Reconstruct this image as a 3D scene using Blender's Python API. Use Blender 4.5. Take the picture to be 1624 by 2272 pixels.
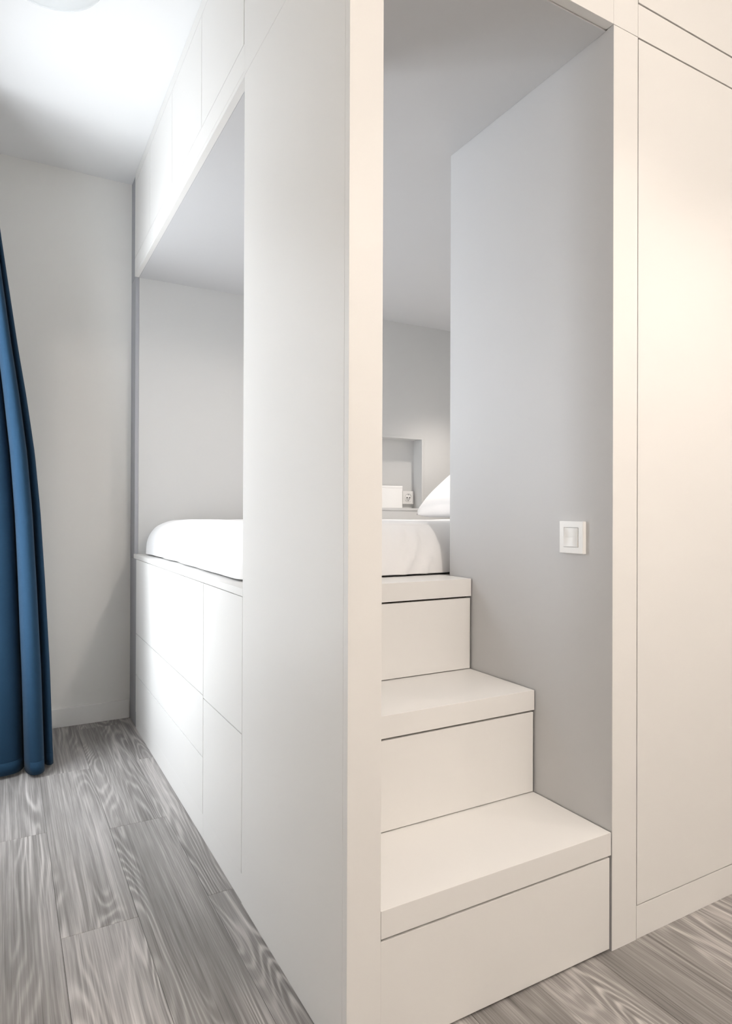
import bpy, bmesh, math, random
from mathutils import Vector, Matrix, noise

for o in list(bpy.data.objects):
    bpy.data.objects.remove(o)
scene = bpy.context.scene
C = scene.collection
random.seed(7)

# ---------------------------------------------------------------- camera
# world: origin at the foot of the corner panel, X along the stair front, Y along the window side, Z up
F_PX, YAW, PITCH, ROLL = 1434.72, 0.5085, -0.0032, 0.0034
fw = Vector((math.sin(YAW), math.cos(YAW), 0)); rt = Vector((math.cos(YAW), -math.sin(YAW), 0)); up = Vector((0, 0, 1))
fw2 = fw*math.cos(PITCH) - up*math.sin(PITCH); up2 = up*math.cos(PITCH) + fw*math.sin(PITCH)
cr = rt*math.cos(ROLL) + up2*math.sin(ROLL); cu = up2*math.cos(ROLL) - rt*math.sin(ROLL)
cam_d = bpy.data.cameras.new('camera'); cam = bpy.data.objects.new('camera', cam_d); C.objects.link(cam)
m = Matrix((cr, cu, -fw2)).transposed().to_4x4(); m.translation = Vector((-0.5331, -1.0212, 1.0))
cam.matrix_world = m
cam_d.sensor_fit = 'HORIZONTAL'; cam_d.sensor_width = 36.0; cam_d.lens = 36.0*F_PX/1624.0
cam_d.clip_start = 0.02
scene.camera = cam

# ---------------------------------------------------------------- world and large lights
world = bpy.data.worlds.new('overcast_sky'); scene.world = world; world.use_nodes = True
bg = world.node_tree.nodes['Background']
bg.inputs['Color'].default_value = (0.89, 0.945, 1.0, 1); bg.inputs['Strength'].default_value = 10.2

# real daylight window opening in the left wall (x = WX)
WX = -0.80
WIN_Y0, WIN_Y1, WIN_Z0, WIN_Z1 = 1.16, 1.76, 0.30, 2.16
pl = bpy.data.lights.new('window_portal', 'AREA'); pl.shape = 'RECTANGLE'
pl.size = WIN_Y1-WIN_Y0; pl.size_y = WIN_Z1-WIN_Z0; pl.cycles.is_portal = True
po = bpy.data.objects.new('window_portal', pl); C.objects.link(po)
po.matrix_world = Matrix.Translation((WX-0.06, (WIN_Y0+WIN_Y1)/2, (WIN_Z0+WIN_Z1)/2)) @ Matrix.Rotation(math.radians(-90), 4, 'Y') @ Matrix.Rotation(math.radians(90), 4, 'Z')

vs = scene.view_settings
vs.view_transform = 'Standard'; vs.look = 'None'; vs.gamma = 1.0; vs.use_curve_mapping = False
vs.exposure = 0.43

# ---------------------------------------------------------------- materials
def lin(c):
    c = c/255.0
    return c/12.92 if c <= 0.04045 else ((c+0.055)/1.055)**2.4
def rgb(r, g, b): return (lin(r), lin(g), lin(b), 1)

def mat(name, col, rough=0.5, spec=0.4, mottle=0.03, bump=0.0, bscale=200, sheen=0.0):
    M = bpy.data.materials.new(name); M.use_nodes = True
    nt = M.node_tree; b = nt.nodes['Principled BSDF']
    b.inputs['Roughness'].default_value = rough; b.inputs['Specular IOR Level'].default_value = spec
    if sheen: b.inputs['Sheen Weight'].default_value = sheen
    tc = nt.nodes.new('ShaderNodeTexCoord'); n = nt.nodes.new('ShaderNodeTexNoise')
    n.inputs['Scale'].default_value = 3.0; n.inputs['Detail'].default_value = 4
    nt.links.new(tc.outputs['Object'], n.inputs['Vector'])
    r = nt.nodes.new('ShaderNodeMix'); r.data_type = 'RGBA'
    r.inputs[6].default_value = tuple(c*(1-mottle) for c in col[:3])+(1,)
    r.inputs[7].default_value = tuple(min(1, c*(1+mottle)) for c in col[:3])+(1,)
    nt.links.new(n.outputs['Fac'], r.inputs[0]); nt.links.new(r.outputs[2], b.inputs['Base Color'])
    if bump:
        n2 = nt.nodes.new('ShaderNodeTexNoise'); n2.inputs['Scale'].default_value = bscale; n2.inputs['Detail'].default_value = 3
        nt.links.new(tc.outputs['Object'], n2.inputs['Vector'])
        bp = nt.nodes.new('ShaderNodeBump'); bp.inputs['Strength'].default_value = bump; bp.inputs['Distance'].default_value = 0.001
        nt.links.new(n2.outputs['Fac'], bp.inputs['Height']); nt.links.new(bp.outputs['Normal'], b.inputs['Normal'])
    return M

M = {}
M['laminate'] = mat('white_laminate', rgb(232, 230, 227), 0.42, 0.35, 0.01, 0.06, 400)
M['plaster'] = mat('white_plaster', rgb(240, 239, 236), 0.85, 0.2, 0.012, 0.12, 90)
M['ceiling'] = mat('ceiling_paint', rgb(242, 242, 242), 0.9, 0.2, 0.01, 0.08, 90)
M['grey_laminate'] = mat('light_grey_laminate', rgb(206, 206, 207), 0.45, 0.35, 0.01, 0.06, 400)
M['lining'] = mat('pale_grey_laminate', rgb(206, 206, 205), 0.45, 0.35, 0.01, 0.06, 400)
M['filler'] = mat('grey_filler', rgb(168, 169, 174), 0.5, 0.3, 0.02)
M['gap'] = mat('dark_joint', rgb(70, 58, 50), 0.9, 0.1, 0.05)
M['linen'] = mat('white_linen', rgb(244, 243, 243), 0.9, 0.2, 0.01, 0.25, 700, 0.1)
M['mattress'] = mat('mattress_ticking', rgb(238, 238, 236), 0.9, 0.2, 0.01, 0.2, 500)
M['plastic'] = mat('white_plastic', rgb(240, 239, 237), 0.25, 0.5, 0.005)
M['dark_plastic'] = mat('dark_recess', rgb(90, 88, 86), 0.6, 0.3, 0.02)
M['opal'] = mat('opal_glass', rgb(232, 235, 236), 0.25, 0.5, 0.005)
M['skirt'] = mat('skirting_paint', rgb(242, 241, 239), 0.5, 0.3, 0.01)
M['metal'] = mat('brushed_metal', rgb(185, 185, 186), 0.35, 0.6, 0.02)

def curtain_mat():
    A = mat('blue_curtain_fabric', rgb(27, 54, 76), 0.85, 0.15, 0.06, 0, 0, 0.05)
    nt = A.node_tree; b = nt.nodes['Principled BSDF']
    tc = nt.nodes.new('ShaderNodeTexCoord')
    w = nt.nodes.new('ShaderNodeTexWave'); w.bands_direction = 'Z'; w.inputs['Scale'].default_value = 110; w.inputs['Distortion'].default_value = 2.0; w.inputs['Detail'].default_value = 2
    nt.links.new(tc.outputs['Object'], w.inputs['Vector'])
    bp = nt.nodes.new('ShaderNodeBump'); bp.inputs['Strength'].default_value = 0.25; bp.inputs['Distance'].default_value = 0.001
    nt.links.new(w.outputs['Fac'], bp.inputs['Height']); nt.links.new(bp.outputs['Normal'], b.inputs['Normal'])
    return A
M['curtain'] = curtain_mat()

def emis(name, col, s):
    A = bpy.data.materials.new(name); A.use_nodes = True; b = A.node_tree.nodes['Principled BSDF']
    b.inputs['Base Color'].default_value = (0.9, 0.9, 0.9, 1)
    b.inputs['Emission Color'].default_value = col; b.inputs['Emission Strength'].default_value = s
    return A
M['warm_led'] = emis('warm_led_lens', (1, 0.78, 0.55, 1), 3.0)

def glass_mat():
    A = bpy.data.materials.new('clear_pane'); A.use_nodes = True; nt = A.node_tree
    nt.nodes.remove(nt.nodes['Principled BSDF'])
    t = nt.nodes.new('ShaderNodeBsdfTransparent'); g = nt.nodes.new('ShaderNodeBsdfGlossy'); g.inputs['Roughness'].default_value = 0.02
    x = nt.nodes.new('ShaderNodeMixShader'); x.inputs[0].default_value = 0.05
    nt.links.new(t.outputs[0], x.inputs[1]); nt.links.new(g.outputs[0], x.inputs[2])
    nt.links.new(x.outputs[0], nt.nodes['Material Output'].inputs['Surface'])
    return A
M['glass'] = glass_mat()

def wood_mat():
    A = bpy.data.materials.new('grey_wood_vinyl'); A.use_nodes = True; nt = A.node_tree; N = nt.nodes; L = nt.links
    b = N['Principled BSDF']; b.inputs['Roughness'].default_value = 0.48; b.inputs['Specular IOR Level'].default_value = 0.35
    tc = N.new('ShaderNodeTexCoord'); oi = N.new('ShaderNodeObjectInfo')
    # every plank reads its own patch of the grain
    off = N.new('ShaderNodeVectorMath'); off.operation = 'MULTIPLY_ADD'
    comb = N.new('ShaderNodeCombineXYZ')
    for i in range(3): L.new(oi.outputs['Random'], comb.inputs[i])
    off.inputs[1].default_value = (7.3, 23.0, 3.1); L.new(comb.outputs[0], off.inputs[0]); L.new(tc.outputs['Object'], off.inputs[2])
    def mapped(sx, sy):
        mp = N.new('ShaderNodeMapping'); mp.inputs['Scale'].default_value = (sx, sy, 1); L.new(off.outputs[0], mp.inputs['Vector']); return mp.outputs[0]
    def nz(vec, sc, det, rough=0.55, dist=0.0):
        n = N.new('ShaderNodeTexNoise'); n.inputs['Scale'].default_value = sc; n.inputs['Detail'].default_value = det
        n.inputs['Roughness'].default_value = rough; n.inputs['Distortion'].default_value = dist; L.new(vec, n.inputs['Vector']); return n.outputs['Fac']
    def math_(op, a, bb, clamp=False):
        n = N.new('ShaderNodeMath'); n.operation = op; n.use_clamp = clamp
        for i, v in enumerate((a, bb)):
            if isinstance(v, (int, float)): n.inputs[i].default_value = v
            else: L.new(v, n.inputs[i])
        return n.outputs[0]
    field = nz(mapped(8.0, 0.85), 1.0, 1.6, 0.45, 0.3)            # slow field whose contours make the cathedral figure
    rings = math_('SINE', math_('MULTIPLY', field, 150.0), 0.0)
    rings = math_('POWER', math_('MULTIPLY', math_('ADD', rings, 1.0), 0.5), 2.0)
    mask = nz(mapped(9.0, 1.1), 1.0, 2.0)                          # where the figure shows
    mask = math_('MULTIPLY', math_('SUBTRACT', mask, 0.40), 4.0, True)
    streak = nz(mapped(85.0, 1.1), 1.0, 6.0, 0.7)
    fine = nz(mapped(330.0, 4.0), 1.0, 3.0, 0.65)
    cloud = nz(mapped(8.0, 1.4), 1.0, 4.0)
    v = math_('MULTIPLY', streak, 0.48)
    v = math_('ADD', v, math_('MULTIPLY', fine, 0.34))
    v = math_('ADD', v, math_('MULTIPLY', cloud, 0.34))
    v = math_('ADD', v, math_('MULTIPLY', math_('MULTIPLY', math_('SUBTRACT', rings, 0.4), mask), 0.21))
    tone = math_('MULTIPLY', math_('SUBTRACT', oi.outputs['Random'], 0.5), 0.10)
    v = math_('ADD', v, tone)
    cr_ = N.new('ShaderNodeValToRGB'); e = cr_.color_ramp.elements
    e[0].position = 0.36; e[0].color = rgb(96, 92, 90); e[1].position = 0.86; e[1].color = rgb(210, 206, 202)
    k = cr_.color_ramp.elements.new(0.56); k.color = rgb(144, 140, 137)
    k = cr_.color_ramp.elements.new(0.68); k.color = rgb(176, 171, 168)
    L.new(v, cr_.inputs[0]); L.new(cr_.outputs[0], b.inputs['Base Color'])
    bp = N.new('ShaderNodeBump'); bp.inputs['Strength'].default_value = 0.25; bp.inputs['Distance'].default_value = 0.0012
    L.new(v, bp.inputs['Height']); L.new(bp.outputs['Normal'], b.inputs['Normal'])
    return A
M['wood'] = wood_mat()

# ---------------------------------------------------------------- mesh helpers
def box(bm, x0, x1, y0, y1, z0, z1, bev=0.0):
    r = bmesh.ops.create_cube(bm, size=1.0)
    vs_ = r['verts']
    bmesh.ops.scale(bm, vec=(x1-x0, y1-y0, z1-z0), verts=vs_)
    bmesh.ops.translate(bm, vec=((x0+x1)/2, (y0+y1)/2, (z0+z1)/2), verts=vs_)
    if bev > 0:
        es = list({e for v in vs_ for e in v.link_edges})
        bmesh.ops.bevel(bm, geom=es, offset=bev, segments=2, profile=0.7, affect='EDGES')

def finish(name, bm, m_, parent=None, smooth=False):
    me = bpy.data.meshes.new(name); bmesh.ops.recalc_face_normals(bm, faces=bm.faces); bm.to_mesh(me); bm.free()
    if smooth:
        for p in me.polygons: p.use_smooth = True
    me.materials.append(M[m_])
    o = bpy.data.objects.new(name, me); C.objects.link(o)
    if parent is not None:
        o.parent = parent
        o.matrix_parent_inverse = Matrix.Translation(parent.location).inverted()
    return o

def B(name, m_, parent, *dims, bev=0.0012):
    bm = bmesh.new(); box(bm, *dims, bev=bev); return finish(name, bm, m_, parent)

def thing(name, label, cat, loc=(0, 0, 0), group=None):
    o = bpy.data.objects.new(name, None); C.objects.link(o); o.location = loc; o.empty_display_size = 0.1
    o['label'] = label; o['category'] = cat
    if group: o['group'] = group
    return o
def tag(o, label, cat, group=None):
    o['label'] = label; o['category'] = cat
    if group: o['group'] = group
    return o
def struct(o, label=None):
    o['kind'] = 'structure'
    if label: o['label'] = label
    return o

def lathe(bm, prof, seg=48, cx=0, cy=0):
    rings = []
    for r, z in prof:
        if r < 1e-6: rings.append([bm.verts.new((cx, cy, z))])
        else: rings.append([bm.verts.new((cx+r*math.cos(2*math.pi*i/seg), cy+r*math.sin(2*math.pi*i/seg), z)) for i in range(seg)])
    for a, b in zip(rings, rings[1:]):
        for i in range(seg):
            j = (i+1) % seg
            if len(a) == 1: bm.faces.new((a[0], b[i], b[j]))
            elif len(b) == 1: bm.faces.new((a[i], a[j], b[0]))
            else: bm.faces.new((a[i], a[j], b[j], b[i]))

def smoothstep(a, b, x):
    t = max(0.0, min(1.0, (x-a)/(b-a))); return t*t*(3-2*t)

# ---------------------------------------------------------------- dimensions (metres)
W_POST, XR, XS = 0.070, 0.685, 0.769        # corner panel width, stair opening right side, wardrobe stile
YP = 0.585                                   # end of the corner panel
YE, YB = 2.205, 2.321                        # face of bunk lining, room back wall
ZL = 0.807                                   # platform
ZB, ZF, ZT = 2.130, 2.214, 2.572             # fascia bottom, door bottom, door top
ZS = 2.127                                   # bunk soffit
ZC = 2.617                                   # ceiling
YR = 0.6236                                  # depth of stair well side panel
Y2, Y3, YM = 0.2466, 0.5116, 0.660           # risers, back of the top tread
T1, T2, T3 = 0.272, 0.5395, 0.8085
RX, RY = 3.0, -2.9                           # right and rear ends of the room
BX = 2.20                                    # head end of the bunk

# ---------------------------------------------------------------- room shell
fl = struct(B('floor', 'gap', None, WX, RX, RY, YB, -0.10, -0.012, bev=0), 'grey wood plank floor')
struct(B('ceiling', 'ceiling', None, WX-0.1, RX+0.1, RY-0.1, YB+0.1, ZC, ZC+0.1, bev=0), 'white painted ceiling')
struct(B('wall_back', 'plaster', None, WX-0.1, RX+0.1, YB, YB+0.1, -0.1, ZC, bev=0), 'white plaster wall behind the curtain')
struct(B('wall_rear', 'plaster', None, WX-0.1, RX+0.1, RY-0.1, RY, -0.1, ZC, bev=0))
struct(B('wall_right', 'plaster', None, RX, RX+0.1, RY, YB, -0.1, ZC, bev=0))
bm = bmesh.new()
box(bm, WX-0.1, WX, RY, WIN_Y0, -0.1, ZC); box(bm, WX-0.1, WX, WIN_Y1, YB, -0.1, ZC)
box(bm, WX-0.1, WX, WIN_Y0, WIN_Y1, -0.1, WIN_Z0); box(bm, WX-0.1, WX, WIN_Y0, WIN_Y1, WIN_Z1, ZC)
struct(finish('wall_left', bm, 'plaster'))
bm = bmesh.new()
for a in ((WIN_Y0, WIN_Y0+.05), (WIN_Y1-.05, WIN_Y1), ((WIN_Y0+WIN_Y1)/2-.03, (WIN_Y0+WIN_Y1)/2+.03)):
    box(bm, WX-0.09, WX-0.04, a[0], a[1], WIN_Z0, WIN_Z1)
for a in ((WIN_Z0, WIN_Z0+.06), (WIN_Z1-.05, WIN_Z1)):
    box(bm, WX-0.09, WX-0.04, WIN_Y0+.05, WIN_Y1-.05, a[0], a[1])
win = struct(finish('window_1', bm, 'plastic'), 'white framed balcony window beside the curtain')
ym = (WIN_Y0+WIN_Y1)/2
for a in ((WIN_Y0+.05, ym-.03), (ym+.03, WIN_Y1-.05)):
    B('pane', 'glass', win, WX-0.068, WX-0.062, a[0], a[1], WIN_Z0+.06, WIN_Z1-.05, bev=0)
struct(B('baseboard_back', 'skirt', None, WX, -0.0005, YB-0.013, YB, 0.0, 0.086, bev=0.002), 'white skirting board along the back wall')

# floor planks, each a piece of its own, running along Y
PW, PL, GAP = 0.175, 1.065, 0.0006
starts = {0: 1.166, -1: 0.655, -2: 1.235, 1: 0.66, -3: 0.35}
cache = {}
def plank_mesh(w, l):
    key = (round(w, 4), round(l, 4))
    if key not in cache:
        bm = bmesh.new(); box(bm, -w/2, w/2, -l/2, l/2, -0.012, 0.0)
        es = [e for e in bm.edges if all(v.co.z > -0.001 for v in e.verts)]
        bmesh.ops.bevel(bm, geom=es, offset=0.0007, segments=1, affect='EDGES')
        me = bpy.data.meshes.new('plank'); bm.to_mesh(me); bm.free(); me.materials.append(M['wood']); cache[key] = me
    return cache[key]
for k in range(-4, 20):
    x0, x1 = max(-0.24+PW*k, WX), min(-0.24+PW*(k+1), RX)
    if x1-x0 < 0.01: continue
    ytop = YB if x0 < 0.0 else 0.06
    j = starts.get(k, random.uniform(0, PL))
    n0 = math.floor((RY-j)/PL)
    y = j+n0*PL
    while y < ytop-0.02:
        a, b_ = max(y, RY), min(y+PL, ytop)
        if b_-a > 0.02:
            o = bpy.data.objects.new('plank', plank_mesh(x1-x0-GAP, b_-a-GAP)); C.objects.link(o)
            o.location = ((x0+x1)/2, (a+b_)/2, 0); o.parent = fl
        y += PL

# ---------------------------------------------------------------- joinery of the bunk
# corner panel between the window side and the stairs
t = thing('corner_panel', 'tall white side panel with cream front edge beside the stair opening', 'panel')
B('panel', 'laminate', t, 0.0, W_POST, 0.018, YP, 0.0, ZB-0.0006, bev=0.001)
B('edge_trim', 'laminate', t, 0.0, W_POST, 0.0, 0.0176, 0.0, ZB-0.0006, bev=0.001)

# stair well side panel carrying the switch
t = thing('stairwell_panel', 'tall white partition panel beside the stairs with the light switch', 'panel', (XR, 0, 0))
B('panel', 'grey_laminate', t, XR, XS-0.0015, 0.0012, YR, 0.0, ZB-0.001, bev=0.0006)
B('front_stile', 'laminate', t, XR, XS-0.0015, 0.0, 0.0010, 0.0, ZB-0.001, bev=0)

# stairs
t = thing('staircase', 'three white box steps climbing to the raised bed', 'stairs', ((W_POST+XR)/2, 0, 0))
SX0, SX1 = W_POST+0.001, XR-0.003
for (ya, yb, za, zb) in ((0.0, Y2, 0.0, T1), (Y2, Y3, T1, T2), (Y3, YM, T2, T3)):
    yend = yb if zb == T3 else yb+0.012
    B('tread', 'laminate', t, SX0, SX1, ya+0.0005, yend, zb-0.052, zb, bev=0.001)
    B('riser', 'laminate', t, SX0, SX1-0.003, ya+0.002, ya+0.021, za+(0.006 if za == 0 else 0.0025), zb-0.0575, bev=0.0012)
    bm = bmesh.new(); box(bm, SX0+0.002, SX1-0.001, ya+0.023, yend-0.002, za+0.0005, zb-0.0525); finish('carcase', bm, 'gap', t)

# raised platform carrying the bed
t = thing('bed_platform', 'white platform board forming the ledge under the mattress', 'bed platform', (1.1, 1.4, 0))
bm = bmesh.new(); box(bm, 0.0, BX, YM+0.0015, YE-0.001, ZL-0.020, ZL, bev=0.001); box(bm, 0.0, W_POST, YP+0.0005, YM+0.0014, ZL-0.020, ZL); finish('top_board', bm, 'laminate', t)
bm = bmesh.new(); box(bm, 0.62, BX-0.01, YM+0.02, YE-0.01, 0.0, ZL-0.0205); finish('base', bm, 'laminate', t)

# drawer units under the ledge, window side
def drawer_unit(label, y0, y1, fronts):
    t = thing('drawer_unit', label, 'drawers', (0.3, (y0+y1)/2, 0), 'drawer units under the bed ledge')
    bm = bmesh.new(); box(bm, 0.019, 0.60, max(y0+0.001, YM+0.004), y1-0.001, 0.0, ZL-0.0215); finish('body', bm, 'laminate', t)
    B('plinth', 'laminate', t, 0.0015, 0.0185, y0+0.0003, y1-0.0003, 0.0, 0.0735, bev=0.001)
    for z0, z1 in fronts:
        B('drawer_front', 'laminate', t, 0.0, 0.0185, y0+0.0016, y1-0.0016, z0+0.0014, z1-0.0014, bev=0.0012)
    return t
drawer_unit('narrow white drawer unit with two fronts next to the corner panel', YP+0.001, 0.960, ((0.0745, 0.432), (0.432, ZL-0.0205)))
drawer_unit('wide white drawer unit with three fronts reaching the back wall', 0.960, 2.135, ((0.0745, 0.249), (0.249, 0.440), (0.440, ZL-0.0205)))

# grey filler strip closing the gap to the back wall
t = thing('filler_strip', 'narrow grey upright filler strip between bunk and back wall', 'filler strip', (0.02, 2.23, 0))
B('lower_strip', 'filler', t, 0.004, 0.020, 2.1355, YB-0.0005, 0.0, ZL-0.021, bev=0.0008)
B('middle_strip', 'filler', t, 0.004, 0.020, YE+0.0005, YB-0.0005, ZL-0.0195, ZB-0.002, bev=0.0008)
B('upper_strip', 'filler', t, 0.004, 0.020, YE+0.0005, YB-0.0005, ZB, ZC-0.0005, bev=0.0008)

# overhead cabinet row, window side
t = thing('overhead_cabinet', 'long row of white overhead doors above the window side opening', 'cabinet', (0.2, 1.3, ZB), 'overhead cabinets at the ceiling')
bm = bmesh.new(); box(bm, 0.0195, 0.42, 0.035, YE-0.001, ZS+0.021, ZC-0.001); finish('body', bm, 'laminate', t)
ys = [0.592, 1.008, 1.424, 1.840, YE]
for a, b_ in zip(ys, ys[1:]):
    B('door', 'laminate', t, 0.0, 0.0185, a+0.0015, b_-0.0012, ZF+0.0016, ZT-0.0016, bev=0.0014)
B('bottom_rail', 'laminate', t, 0.0, 0.0185, YP+0.001, YE-0.0005, ZB+0.0135, ZF-0.0012, bev=0.001)
B('light_valance', 'laminate', t, 0.0, 0.0190, YP+0.001, YE-0.0005, ZS+0.0005, ZB+0.0125, bev=0.001)
B('top_filler', 'laminate', t, 0.0, 0.0185, 0.592, YE-0.0005, ZT+0.0005, ZC-0.0008, bev=0.001)
B('end_panel', 'laminate', t, 0.0, 0.0185, 0.0335, 0.589, ZB+0.0004, ZC-0.0008, bev=0.001)

# front fascia over the stair opening
t = thing('stair_fascia', 'cream fascia board spanning above the stair opening', 'fascia', (0.35, 0, ZB))
B('board', 'laminate', t, 0.0, XR-0.0006, 0.0, 0.022, ZB+0.0004, ZC-0.001, bev=0.001)

# bunk soffit
bm = bmesh.new()
box(bm, W_POST+0.0006, XR-0.0006, 0.0225, YR+0.0006, ZS, ZS+0.020); box(bm, W_POST+0.0006, BX, YR+0.0006, YE-0.0005, ZS, ZS+0.020); box(bm, 0.0195, W_POST+0.0006, YP+0.001, YE-0.0005, ZS, ZS+0.020)
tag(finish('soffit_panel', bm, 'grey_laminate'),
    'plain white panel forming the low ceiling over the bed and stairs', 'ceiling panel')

# wardrobe and the cabinet above it, right of the stairs
WR = 1.42
t = thing('wardrobe', 'tall cream wardrobe door unit beside the stair opening', 'wardrobe', (1.1, 0.3, 0))
bm = bmesh.new(); box(bm, XS, WR, 0.0205, YR, 0.0, ZS-0.001); finish('body', bm, 'laminate', t)
B('door', 'laminate', t, XS+0.0016, WR-0.001, 0.0, 0.0195, 0.0805, ZB-0.0035, bev=0.0014)
B('plinth', 'laminate', t, XS+0.001, WR, 0.001, 0.0195, 0.0, 0.0775, bev=0.001)
t = thing('overhead_cabinet', 'cream overhead cabinet above the tall wardrobe door', 'cabinet', (1.1, 0.2, ZB), 'overhead cabinets at the ceiling')
bm = bmesh.new(); box(bm, XR, BX, 0.0345, 0.40, ZS+0.021, ZC-0.001); finish('body', bm, 'laminate', t)
B('bottom_rail', 'laminate', t, XS, BX, 0.0, 0.019, ZB+0.0004, ZF-0.005, bev=0.001)
B('stile', 'laminate', t, XR, XS-0.0008, 0.0, 0.019, ZB+0.0004, ZC-0.001, bev=0.001)
for a, b_ in ((XS, WR), (WR, BX)): B('door', 'laminate', t, a+0.002, b_-0.001, 0.0, 0.0185, ZF-0.0005, ZT, bev=0.0014)
B('top_filler', 'laminate', t, XS, BX, 0.0, 0.0185, ZT+0.001, ZC-0.001, bev=0.001)
# second wardrobe beside it, closing the run
t = thing('wardrobe', 'tall cream wardrobe continuing past the first door', 'wardrobe', (1.8, 0.3, 0))
bm = bmesh.new(); box(bm, WR+0.001, BX, 0.0205, YR, 0.0, ZS-0.001); finish('body', bm, 'laminate', t)
B('door', 'laminate', t, WR+0.002, BX-0.001, 0.0, 0.0195, 0.0805, ZB-0.0035, bev=0.0014)
B('plinth', 'laminate', t, WR+0.001, BX, 0.001, 0.0195, 0.0, 0.0775, bev=0.001)

# bunk lining at the back with the niche, and head board
NX0, NX1, NZ0, NZ1, ND = 1.06, 1.645, 1.036, 1.447, 2.292
t = thing('bunk_lining', 'white lining panel behind the bed with a recessed niche', 'panel', (1.1, 2.26, ZL))
bm = bmesh.new()
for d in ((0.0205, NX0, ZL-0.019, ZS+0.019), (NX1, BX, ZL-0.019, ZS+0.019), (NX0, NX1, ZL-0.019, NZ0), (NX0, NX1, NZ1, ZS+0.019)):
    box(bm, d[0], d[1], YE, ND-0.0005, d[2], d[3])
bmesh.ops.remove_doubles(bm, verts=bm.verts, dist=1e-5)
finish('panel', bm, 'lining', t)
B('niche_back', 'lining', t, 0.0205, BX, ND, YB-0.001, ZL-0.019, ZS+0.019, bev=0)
bm = bmesh.new(); fwid, fy = 0.013, 0.003
box(bm, NX0-fwid, NX1+fwid, YE-fy, YE-0.0002, NZ1, NZ1+fwid, bev=0.0006)
box(bm, NX0-fwid, NX1+fwid, YE-fy, YE-0.0002, NZ0-fwid, NZ0, bev=0.0006)
box(bm, NX0-fwid, NX0, YE-fy, YE-0.0002, NZ0, NZ1, bev=0.0006); box(bm, NX1, NX1+fwid, YE-fy, YE-0.0002, NZ0, NZ1, bev=0.0006)
finish('niche_frame', bm, 'lining', t)
tag(B('headboard', 'laminate', None, BX+0.001, BX+0.03, YR+0.001, YB-0.001, 0.0, ZC-0.001, bev=0.001), 'white panel closing the pillow end of the bunk', 'headboard')

# ---------------------------------------------------------------- bed
def rounded(x0, x1, y0, y1, z0, z1, rx, ry, rz, nx, ny, nz, flat_bottom=True):
    """grid-skinned rounded box, returns bmesh"""
    bm = bmesh.new()
    hx, hy, hz = (x1-x0)/2, (y1-y0)/2, (z1-z0)/2
    cx, cy, cz = (x0+x1)/2, (y0+y1)/2, (z0+z1)/2
    vmap = {}
    def V(i, j, k):
        key = (i, j, k)
        if key in vmap: return vmap[key]
        def crd(a, n):   # denser near the ends
            u = 2*a/n-1
            return math.copysign(1-(1-abs(u))**1.5, u)
        q = Vector((crd(i, nx)*hx, crd(j, ny)*hy, crd(k, nz)*hz))
        inn = Vector((max(-(hx-rx), min(hx-rx, q.x)), max(-(hy-ry), min(hy-ry, q.y)), max(-(hz if flat_bottom else hz-rz), min(hz-rz, q.z))))
        d = Vector(((q.x-inn.x)/rx, (q.y-inn.y)/ry, (q.z-inn.z)/rz))
        # project on the unit ball so that edges become elliptical
        mx = max(abs(d.x), abs(d.y), abs(d.z))
        if mx > 1e-6:
            d = d.normalized()*mx
        p = Vector((inn.x+d.x*rx+cx, inn.y+d.y*ry+cy, inn.z+d.z*rz+cz))
        vmap[key] = bm.verts.new(p); return vmap[key]
    for i in range(nx):
        for j in range(ny):
            for k in (0, nz): bm.faces.new((V(i, j, k), V(i+1, j, k), V(i+1, j+1, k), V(i, j+1, k)))
    for i in range(nx):
        for k in range(nz):
            for j in (0, ny): bm.faces.new((V(i, j, k), V(i+1, j, k), V(i+1, j, k+1), V(i, j, k+1)))
    for j in range(ny):
        for k in range(nz):
            for i in (0, nx): bm.faces.new((V(i, j, k), V(i, j+1, k), V(i, j+1, k+1), V(i, j, k+1)))
    return bm

# mattress, then the duvet hanging over it
bm = rounded(0.080, BX-0.03, YM+0.050, YE-0.050, ZL+0.0005, 0.925, 0.05, 0.05, 0.03, 24, 20, 8)
tag(finish('mattress', bm, 'mattress', None, True), 'white mattress lying on the platform under the duvet', 'mattress')

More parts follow.
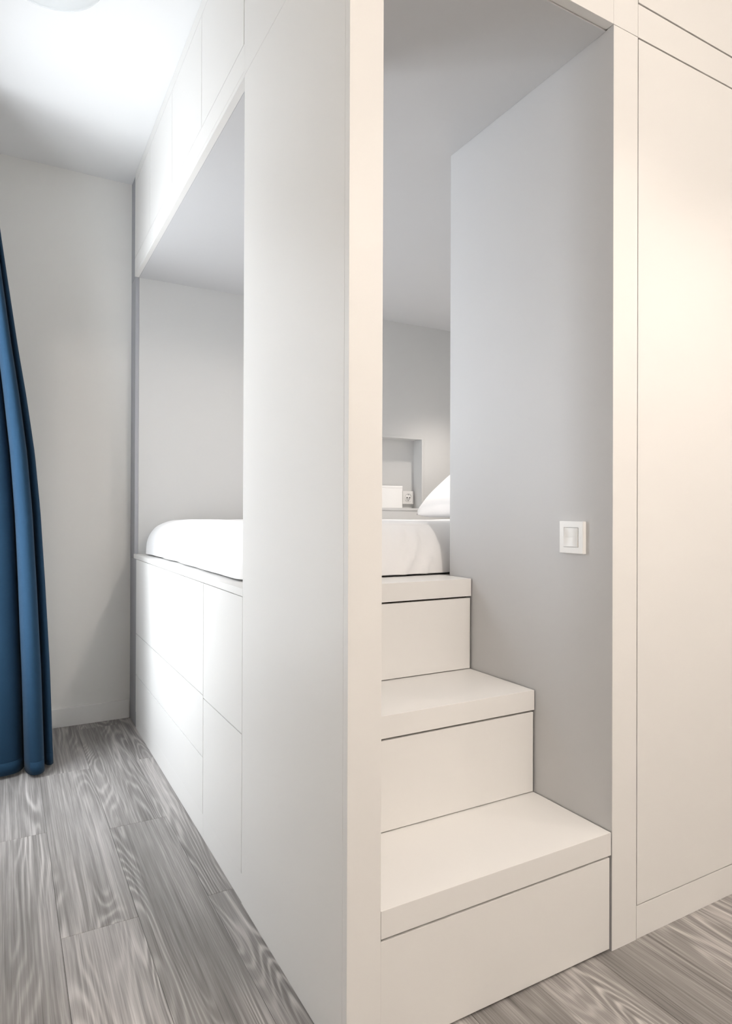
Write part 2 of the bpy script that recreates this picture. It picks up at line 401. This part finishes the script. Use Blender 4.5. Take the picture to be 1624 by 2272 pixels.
bm = rounded(0.040, 1.93, YM+0.006, YE-0.006, ZL+0.0070, 0.972, 0.13, 0.12, 0.125, 150, 130, 22)
bmesh.ops.delete(bm, geom=[f for f in bm.faces if all(abs(v.co.z-(ZL+0.0070)) < 1e-4 for v in f.verts)], context='FACES')
for v in bm.verts:
    p = v.co
    side = 1-smoothstep(0.0, 0.16, p.y-YM)                 # near long side hanging to the stairs
    foot = 1-smoothstep(0.0, 0.16, p.x-0.04)               # foot end towards the window side opening
    low = 1-smoothstep(0.80, 0.97, p.z)
    # slanting folds down the long side
    q = p.x*1.0 + (0.97-p.z)*0.55 + 0.03*noise.noise(Vector((p.x*6, p.z*5, 1.7)))
    ridge = 0.0
    for k in range(26):
        c = 0.06+k*0.073+0.03*math.sin(k*5.3); w = 0.010+0.006*math.sin(k*2.1)**2; amp = 0.35+0.65*abs(math.sin(k*3.7+0.4))
        ridge += amp*math.exp(-((q-c)/w)**2)*smoothstep(0.0, 0.05, 0.985-p.z)*(0.5+0.5*math.sin(k*1.9+p.z*20))
    p.y -= side*0.019*ridge
    if side > 0.5: p.y += 0.009*noise.noise(Vector((p.x*4, p.z*6, 3.9)))
    ph2 = p.y*22 + (p.z-0.8)*12 + 1.8*noise.noise(Vector((p.y*4, p.z*3, 7.7)))
    f2 = (0.5+0.5*math.sin(ph2))**2
    p.x -= foot*0.018*f2*noise.noise(Vector((p.y*2.1, 1.1, p.z*4)))
    top = smoothstep(0.93, 0.968, p.z)
    wv = noise.noise(Vector((p.x*3.0, p.y*3.0, 0.3)))*0.008 + noise.noise(Vector((p.x*9, p.y*4+p.x*4, 3.3)))*0.004
    p.z += top*wv
duvet = finish('duvet', bm, 'linen', None, True)
md = duvet.modifiers.new('filling', 'SOLIDIFY'); md.thickness = 0.022; md.offset = -1
tag(duvet, 'white duvet draped over the bed down to the top step', 'duvet')

# pillow leaning towards the head of the bed
def pillow(name, label, length, width, thick, loc, rot):
    bm = bmesh.new(); n = 40; top = {}; bot = {}
    def prof(u, v):
        a = (1-abs(u)**3.2)*(1-abs(v)**3.2)
        return max(a, 0)**0.40
    for i in range(n+1):
        for j in range(n+1):
            u, v = 2*i/n-1, 2*j/n-1
            # sides pull in between the corners
            sx = (1-0.06*(1-v*v)) ; sy = (1-0.05*(1-u*u))
            x, y = u*length/2*sx, v*width/2*sy
            h = prof(u, v)*thick/2
            wr = 0.006*noise.noise(Vector((x*9, y*5, 2.2)))*prof(u, v)
            top[i, j] = bm.verts.new((x, y, h+wr))
            bot[i, j] = top[i, j] if i in (0, n) or j in (0, n) else bm.verts.new((x, y, -h*0.8+wr))
    for i in range(n):
        for j in range(n):
            bm.faces.new((top[i, j], top[i+1, j], top[i+1, j+1], top[i, j+1]))
            q = (bot[i, j], bot[i, j+1], bot[i+1, j+1], bot[i+1, j])
            bm.faces.new(q)
    o = finish(name, bm, 'linen', None, True)
    o.location = loc; o.rotation_euler = rot
    return tag(o, label, 'pillow')
pillow('pillow', 'plump white pillow leaning at the head of the bed', 0.50, 0.72, 0.19, (1.72, 1.72, 1.150), (0, math.radians(-38), 0))

# things in the niche
t = thing('wall_socket', 'small white power socket on the niche back', 'socket', (1.60, ND, 1.10))
def plate(name, parent, m_, x0, x1, z0, z1, y1, th): return B(name, m_, parent, x0, x1, y1-th, y1, z0, z1, bev=0.0015)
plate('plate', t, 'plastic', 1.562, 1.640, 1.062, 1.140, ND-0.0003, 0.010)
bm = bmesh.new(); lathe(bm, [(0.0, 0.004), (0.018, 0.004), (0.0205, 0.0), (0.0215, 0.0), (0.0225, 0.006), (0.024, 0.006)], 32)
bmesh.ops.rotate(bm, cent=(0, 0, 0), matrix=Matrix.Rotation(math.radians(90), 3, 'X'), verts=bm.verts)
bmesh.ops.translate(bm, vec=(1.601, ND-0.0065, 1.101), verts=bm.verts)
finish('well', bm, 'plastic', t, True)
for dx in (-0.0095, 0.0095):
    bm = bmesh.new(); lathe(bm, [(0.0, 0.0), (0.0032, 0.0), (0.0032, 0.004)], 12)
    bmesh.ops.rotate(bm, cent=(0, 0, 0), matrix=Matrix.Rotation(math.radians(90), 3, 'X'), verts=bm.verts)
    bmesh.ops.translate(bm, vec=(1.601+dx, ND-0.0108, 1.101), verts=bm.verts); finish('pin_hole', bm, 'dark_plastic', t)
for dz in (-0.0185, 0.0185):
    B('earth_clip', 'metal', t, 1.598, 1.604, ND-0.013, ND-0.0102, 1.101+dz-0.003, 1.101+dz+0.003, bev=0.0005)

t = thing('storage_box', 'plain white box standing in the niche beside the power socket', 'box', (1.40, 2.25, NZ0))
B('body', 'plastic', t, 1.285, 1.517, 2.2150, 2.2850, NZ0+0.0002, NZ0+0.118, bev=0.002)
B('lid', 'plastic', t, 1.2845, 1.5175, 2.2145, 2.2855, NZ0+0.1182, NZ0+0.131, bev=0.002)

# light switch on the stair well panel
t = thing('light_switch', 'square white rocker light switch on the stairwell panel', 'light switch', (XR, 0.121, 0.945))
bm = bmesh.new()
yo0, yo1, zo0, zo1 = 0.078, 0.153, 0.906, 0.984
yi0, yi1, zi0, zi1 = 0.093, 0.138, 0.921, 0.969
def frame_ring(bm, x0, x1):
    def rect(x, a, b, c, d): return [bm.verts.new((x, a, c)), bm.verts.new((x, b, c)), bm.verts.new((x, b, d)), bm.verts.new((x, a, d))]
    o1, i1 = rect(x0, yo0, yo1, zo0, zo1), rect(x0, yi0, yi1, zi0, zi1)
    o2, i2 = rect(x1, yo0, yo1, zo0, zo1), rect(x1, yi0, yi1, zi0, zi1)
    for k in range(4):
        n = (k+1) % 4
        bm.faces.new((o1[k], o1[n], i1[n], i1[k])); bm.faces.new((o2[k], o2[n], i2[n], i2[k]))
        bm.faces.new((o1[k], o1[n], o2[n], o2[k])); bm.faces.new((i1[k], i1[n], i2[n], i2[k]))
frame_ring(bm, XR-0.0003, XR-0.0110)
es = [e for e in bm.edges if all(abs(v.co.x-(XR-0.011)) < 1e-5 for v in e.verts)]
bmesh.ops.recalc_face_normals(bm, faces=bm.faces)
bmesh.ops.bevel(bm, geom=[e for e in es if len(e.link_faces) == 2 and abs(e.calc_face_angle(0)) > 1], offset=0.0008, segments=2, affect='EDGES')
finish('frame', bm, 'plastic', t)
# rocker: dished face, tilted so the lower edge stands proud
bm = bmesh.new(); n = 14; g = {}; h = {}
for i in range(n+1):
    for j in range(n+1):
        u, v = 2*i/n-1, 2*j/n-1
        y = (yi0+yi1)/2 + u*((yi1-yi0)/2-0.0008); z = (zi0+zi1)/2 + v*((zi1-zi0)/2-0.0008)
        dish = 0.0028*(1-abs(u)**2.2)*(1-0.6*abs(v)) 
        x = XR-0.0125 + 0.0028*(v*0.6) + dish
        g[i, j] = bm.verts.new((x, y, z))
        if i in (0, n) or j in (0, n): h[i, j] = bm.verts.new((XR-0.004, y, z))
for i in range(n):
    for j in range(n): bm.faces.new((g[i, j], g[i+1, j], g[i+1, j+1], g[i, j+1]))
    bm.faces.new((g[i, 0], g[i+1, 0], h[i+1, 0], h[i, 0])); bm.faces.new((g[i, n], g[i+1, n], h[i+1, n], h[i, n]))
    bm.faces.new((g[0, i], g[0, i+1], h[0, i+1], h[0, i])); bm.faces.new((g[n, i], g[n, i+1], h[n, i+1], h[n, i]))
finish('rocker', bm, 'plastic', t)
B('back_plate', 'dark_plastic', t, XR-0.0035, XR-0.0003, yi0+0.0005, yi1-0.0005, zi0+0.0005, zi1-0.0005, bev=0)

# ---------------------------------------------------------------- curtain gathered beside the window
def catmull(P, per):
    out = []
    for i in range(len(P)-1):
        p0, p1, p2, p3 = P[max(i-1, 0)], P[i], P[i+1], P[min(i+2, len(P)-1)]
        for s in range(per):
            u = s/per
            out.append(tuple(0.5*((2*b)+(-a+c)*u+(2*a-5*b+4*c-d)*u*u+(-a+3*b-3*c+d)*u**3) for a, b, c, d in zip(p0, p1, p2, p3)))
    out.append(P[-1]); return out
foot_path = [(-0.385, 1.90), (-0.366, 1.85), (-0.360, 1.812), (-0.372, 1.792), (-0.388, 1.81), (-0.398, 1.87), (-0.394, 1.80), (-0.397, 1.738), (-0.418, 1.712), (-0.447, 1.727),
    (-0.462, 1.80), (-0.452, 1.90), (-0.462, 1.83), (-0.485, 1.775), (-0.53, 1.755), (-0.575, 1.76), (-0.60, 1.80), (-0.595, 1.90), (-0.605, 1.82), (-0.635, 1.765), (-0.67, 1.765), (-0.69, 1.80), (-0.69, 1.90), (-0.70, 1.82), (-0.72, 1.77), (-0.745, 1.80), (-0.75, 1.90)]
path = catmull(foot_path, 8)
edge = [(0.0, -0.362), (0.4, -0.379), (0.73, -0.397), (1.0, -0.414), (1.23, -0.436), (1.45, -0.466), (1.64, -0.496), (2.07, -0.555), (2.56, -0.615)]
def xedge(z):
    for (a, xa), (b_, xb) in zip(edge, edge[1:]):
        if z <= b_: return xa+(xb-xa)*(z-a)/(b_-a)
    return edge[-1][1]
bm = bmesh.new(); NZ = 60; cols = []
for s, (px, py) in enumerate(path):
    tt = (px+0.76)/(0.76-0.360); col = []
    for k in range(NZ+1):
        z = 0.014+(2.56-0.014)*k/NZ
        x = -0.76+tt*(xedge(z)+0.76)
        q = z/2.56
        y = 1.84+(py-1.84)*(1-0.45*q)-0.0*q + 0.010*noise.noise(Vector((px*6, z*1.4, 0.5)))
        x += 0.006*noise.noise(Vector((px*5, z*2.2, 8.5)))*(1-q)
        col.append(bm.verts.new((x, y, z)))
    cols.append(col)
for a, b_ in zip(cols, cols[1:]):
    for k in range(NZ): bm.faces.new((a[k], b_[k], b_[k+1], a[k+1]))
t = thing('curtain', 'blue floor-length curtain gathered in folds beside the window', 'curtain', (-0.55, 1.8, 0))
cur = finish('drape', bm, 'curtain', t, True)
md = cur.modifiers.new('thickness', 'SOLIDIFY'); md.thickness = 0.002; md.offset = 0
bm = bmesh.new(); hem = []
for px, py in path:
    tt = (px+0.76)/(0.76-0.360); row = []
    for z in (0.0135, 0.060):
        row.append(bm.verts.new((-0.76+tt*(xedge(z)+0.76)+0.006*noise.noise(Vector((px*5, z*2.2, 8.5)))*(1-z/2.56)+0.0006, 1.84+(py-1.84)*(1-0.45*z/2.56)+0.010*noise.noise(Vector((px*6, z*1.4, 0.5)))-0.0018, z)))
    hem.append(row)
for a, b_ in zip(hem, hem[1:]): bm.faces.new((a[0], b_[0], b_[1], a[1]))
hm = finish('hem', bm, 'curtain', t, True); md = hm.modifiers.new('thickness', 'SOLIDIFY'); md.thickness = 0.001; md.offset = 0
t = thing('curtain_track', 'slim white curtain track fixed to the ceiling', 'curtain track', (-0.70, 0.9, ZC))
B('rail', 'plastic', t, -0.715, -0.685, 0.1, 2.2, 2.585, ZC-0.0005, bev=0.002)
for k in range(6): B('glider', 'plastic', t, -0.705, -0.695, 1.76+k*0.03, 1.766+k*0.03, 2.562, 2.5845, bev=0.001)

# ---------------------------------------------------------------- lamps
def spot(name, loc, target, power, col, size_deg, blend, radius):
    l = bpy.data.lights.new(name, 'SPOT'); l.energy = power; l.color = col; l.spot_size = math.radians(size_deg); l.spot_blend = blend; l.shadow_soft_size = radius
    o = bpy.data.objects.new(name, l); C.objects.link(o); o.location = loc
    o.rotation_euler = (Vector(target)-Vector(loc)).to_track_quat('-Z', 'Y').to_euler(); return o
WARM = (1.0, 0.91, 0.83)

# round opal ceiling lamp over the passage (switched off)
LCX, LCY = -0.440, 1.045
t = thing('ceiling_lamp', 'round white opal glass lamp flush on the ceiling', 'ceiling lamp', (LCX, LCY, ZC))
bm = bmesh.new(); lathe(bm, [(0.0, ZC-0.0008), (0.125, ZC-0.0008), (0.128, ZC-0.004), (0.128, ZC-0.024), (0.120, ZC-0.026), (0.0, ZC-0.026)], 64, LCX, LCY)
finish('base', bm, 'plastic', t, True)
prof = [(0.150, ZC-0.0265), (0.158, ZC-0.034), (0.160, ZC-0.046)]
for k in range(1, 9):
    a = k/8*math.pi/2; prof.append((0.160*math.cos(a)**0.6 if k < 8 else 0.0, ZC-0.046-0.040*math.sin(a)))
bm = bmesh.new(); lathe(bm, [(0.0, ZC-0.0265)]+prof, 64, LCX, LCY)
finish('shade', bm, 'opal', t, True)

def downlight(label, x, y, z, power, size, blend, tgt=None, grp='recessed downlights'):
    t = thing('downlight', label, 'downlight', (x, y, z), grp)
    bm = bmesh.new(); lathe(bm, [(0.030, z-0.001), (0.031, z-0.006), (0.040, z-0.006), (0.042, z-0.003), (0.042, z-0.0005)], 32, x, y); finish('ring', bm, 'metal', t, True)
    bm = bmesh.new(); lathe(bm, [(0.0, z-0.0015), (0.0295, z-0.0015)], 32, x, y); finish('lens', bm, 'warm_led', t)
    s = spot('downlight_beam', (x, y, z-0.012), tgt or (x, y, 0), power, WARM, size, blend, 0.03)
    s.parent = t; s.matrix_parent_inverse = Matrix.Translation(t.location).inverted()
downlight('recessed warm downlight in front of the wardrobe', 1.25, -0.62, ZC, 14, 84, 0.45)
downlight('recessed warm downlight in front of the stairs', 0.66, -0.75, ZC, 30, 98, 0.6)
t = thing('ceiling_lamp', 'lit round opal lamp on the ceiling facing the stairs', 'ceiling lamp', (0.66, -1.90, ZC))
bm = bmesh.new(); lathe(bm, [(0.0, ZC-0.0008), (0.125, ZC-0.0008), (0.128, ZC-0.004), (0.128, ZC-0.024), (0.120, ZC-0.026), (0.0, ZC-0.026)], 64, 0.66, -1.90)
finish('base', bm, 'plastic', t, True)
bm = bmesh.new(); lathe(bm, [(0.0, ZC-0.0265)]+prof, 64, 0.66, -1.90); finish('shade', bm, 'warm_led', t, True)
l = bpy.data.lights.new('lamp_glow', 'POINT'); l.energy = 47; l.color = WARM; l.shadow_soft_size = 0.09
o = bpy.data.objects.new('lamp_glow', l); C.objects.link(o); o.location = (0.66, -1.90, ZC-0.22)
o.parent = t; o.matrix_parent_inverse = Matrix.Translation(t.location).inverted()
downlight('added warm fill downlight in the middle of the room', 1.9, -1.2, ZC, 5, 140, 0.9)  # unseen lamp, added as general warm fill for the front room
downlight('added warm fill downlight in the panel over the bed', 0.56, 1.50, ZS, 8.0, 140, 0.9)  # added lamp out of view, lifts the back wall through the side opening

downlight('recessed warm downlight over the pillow', 1.72, 1.74, ZS, 36.0, 88, 0.8)
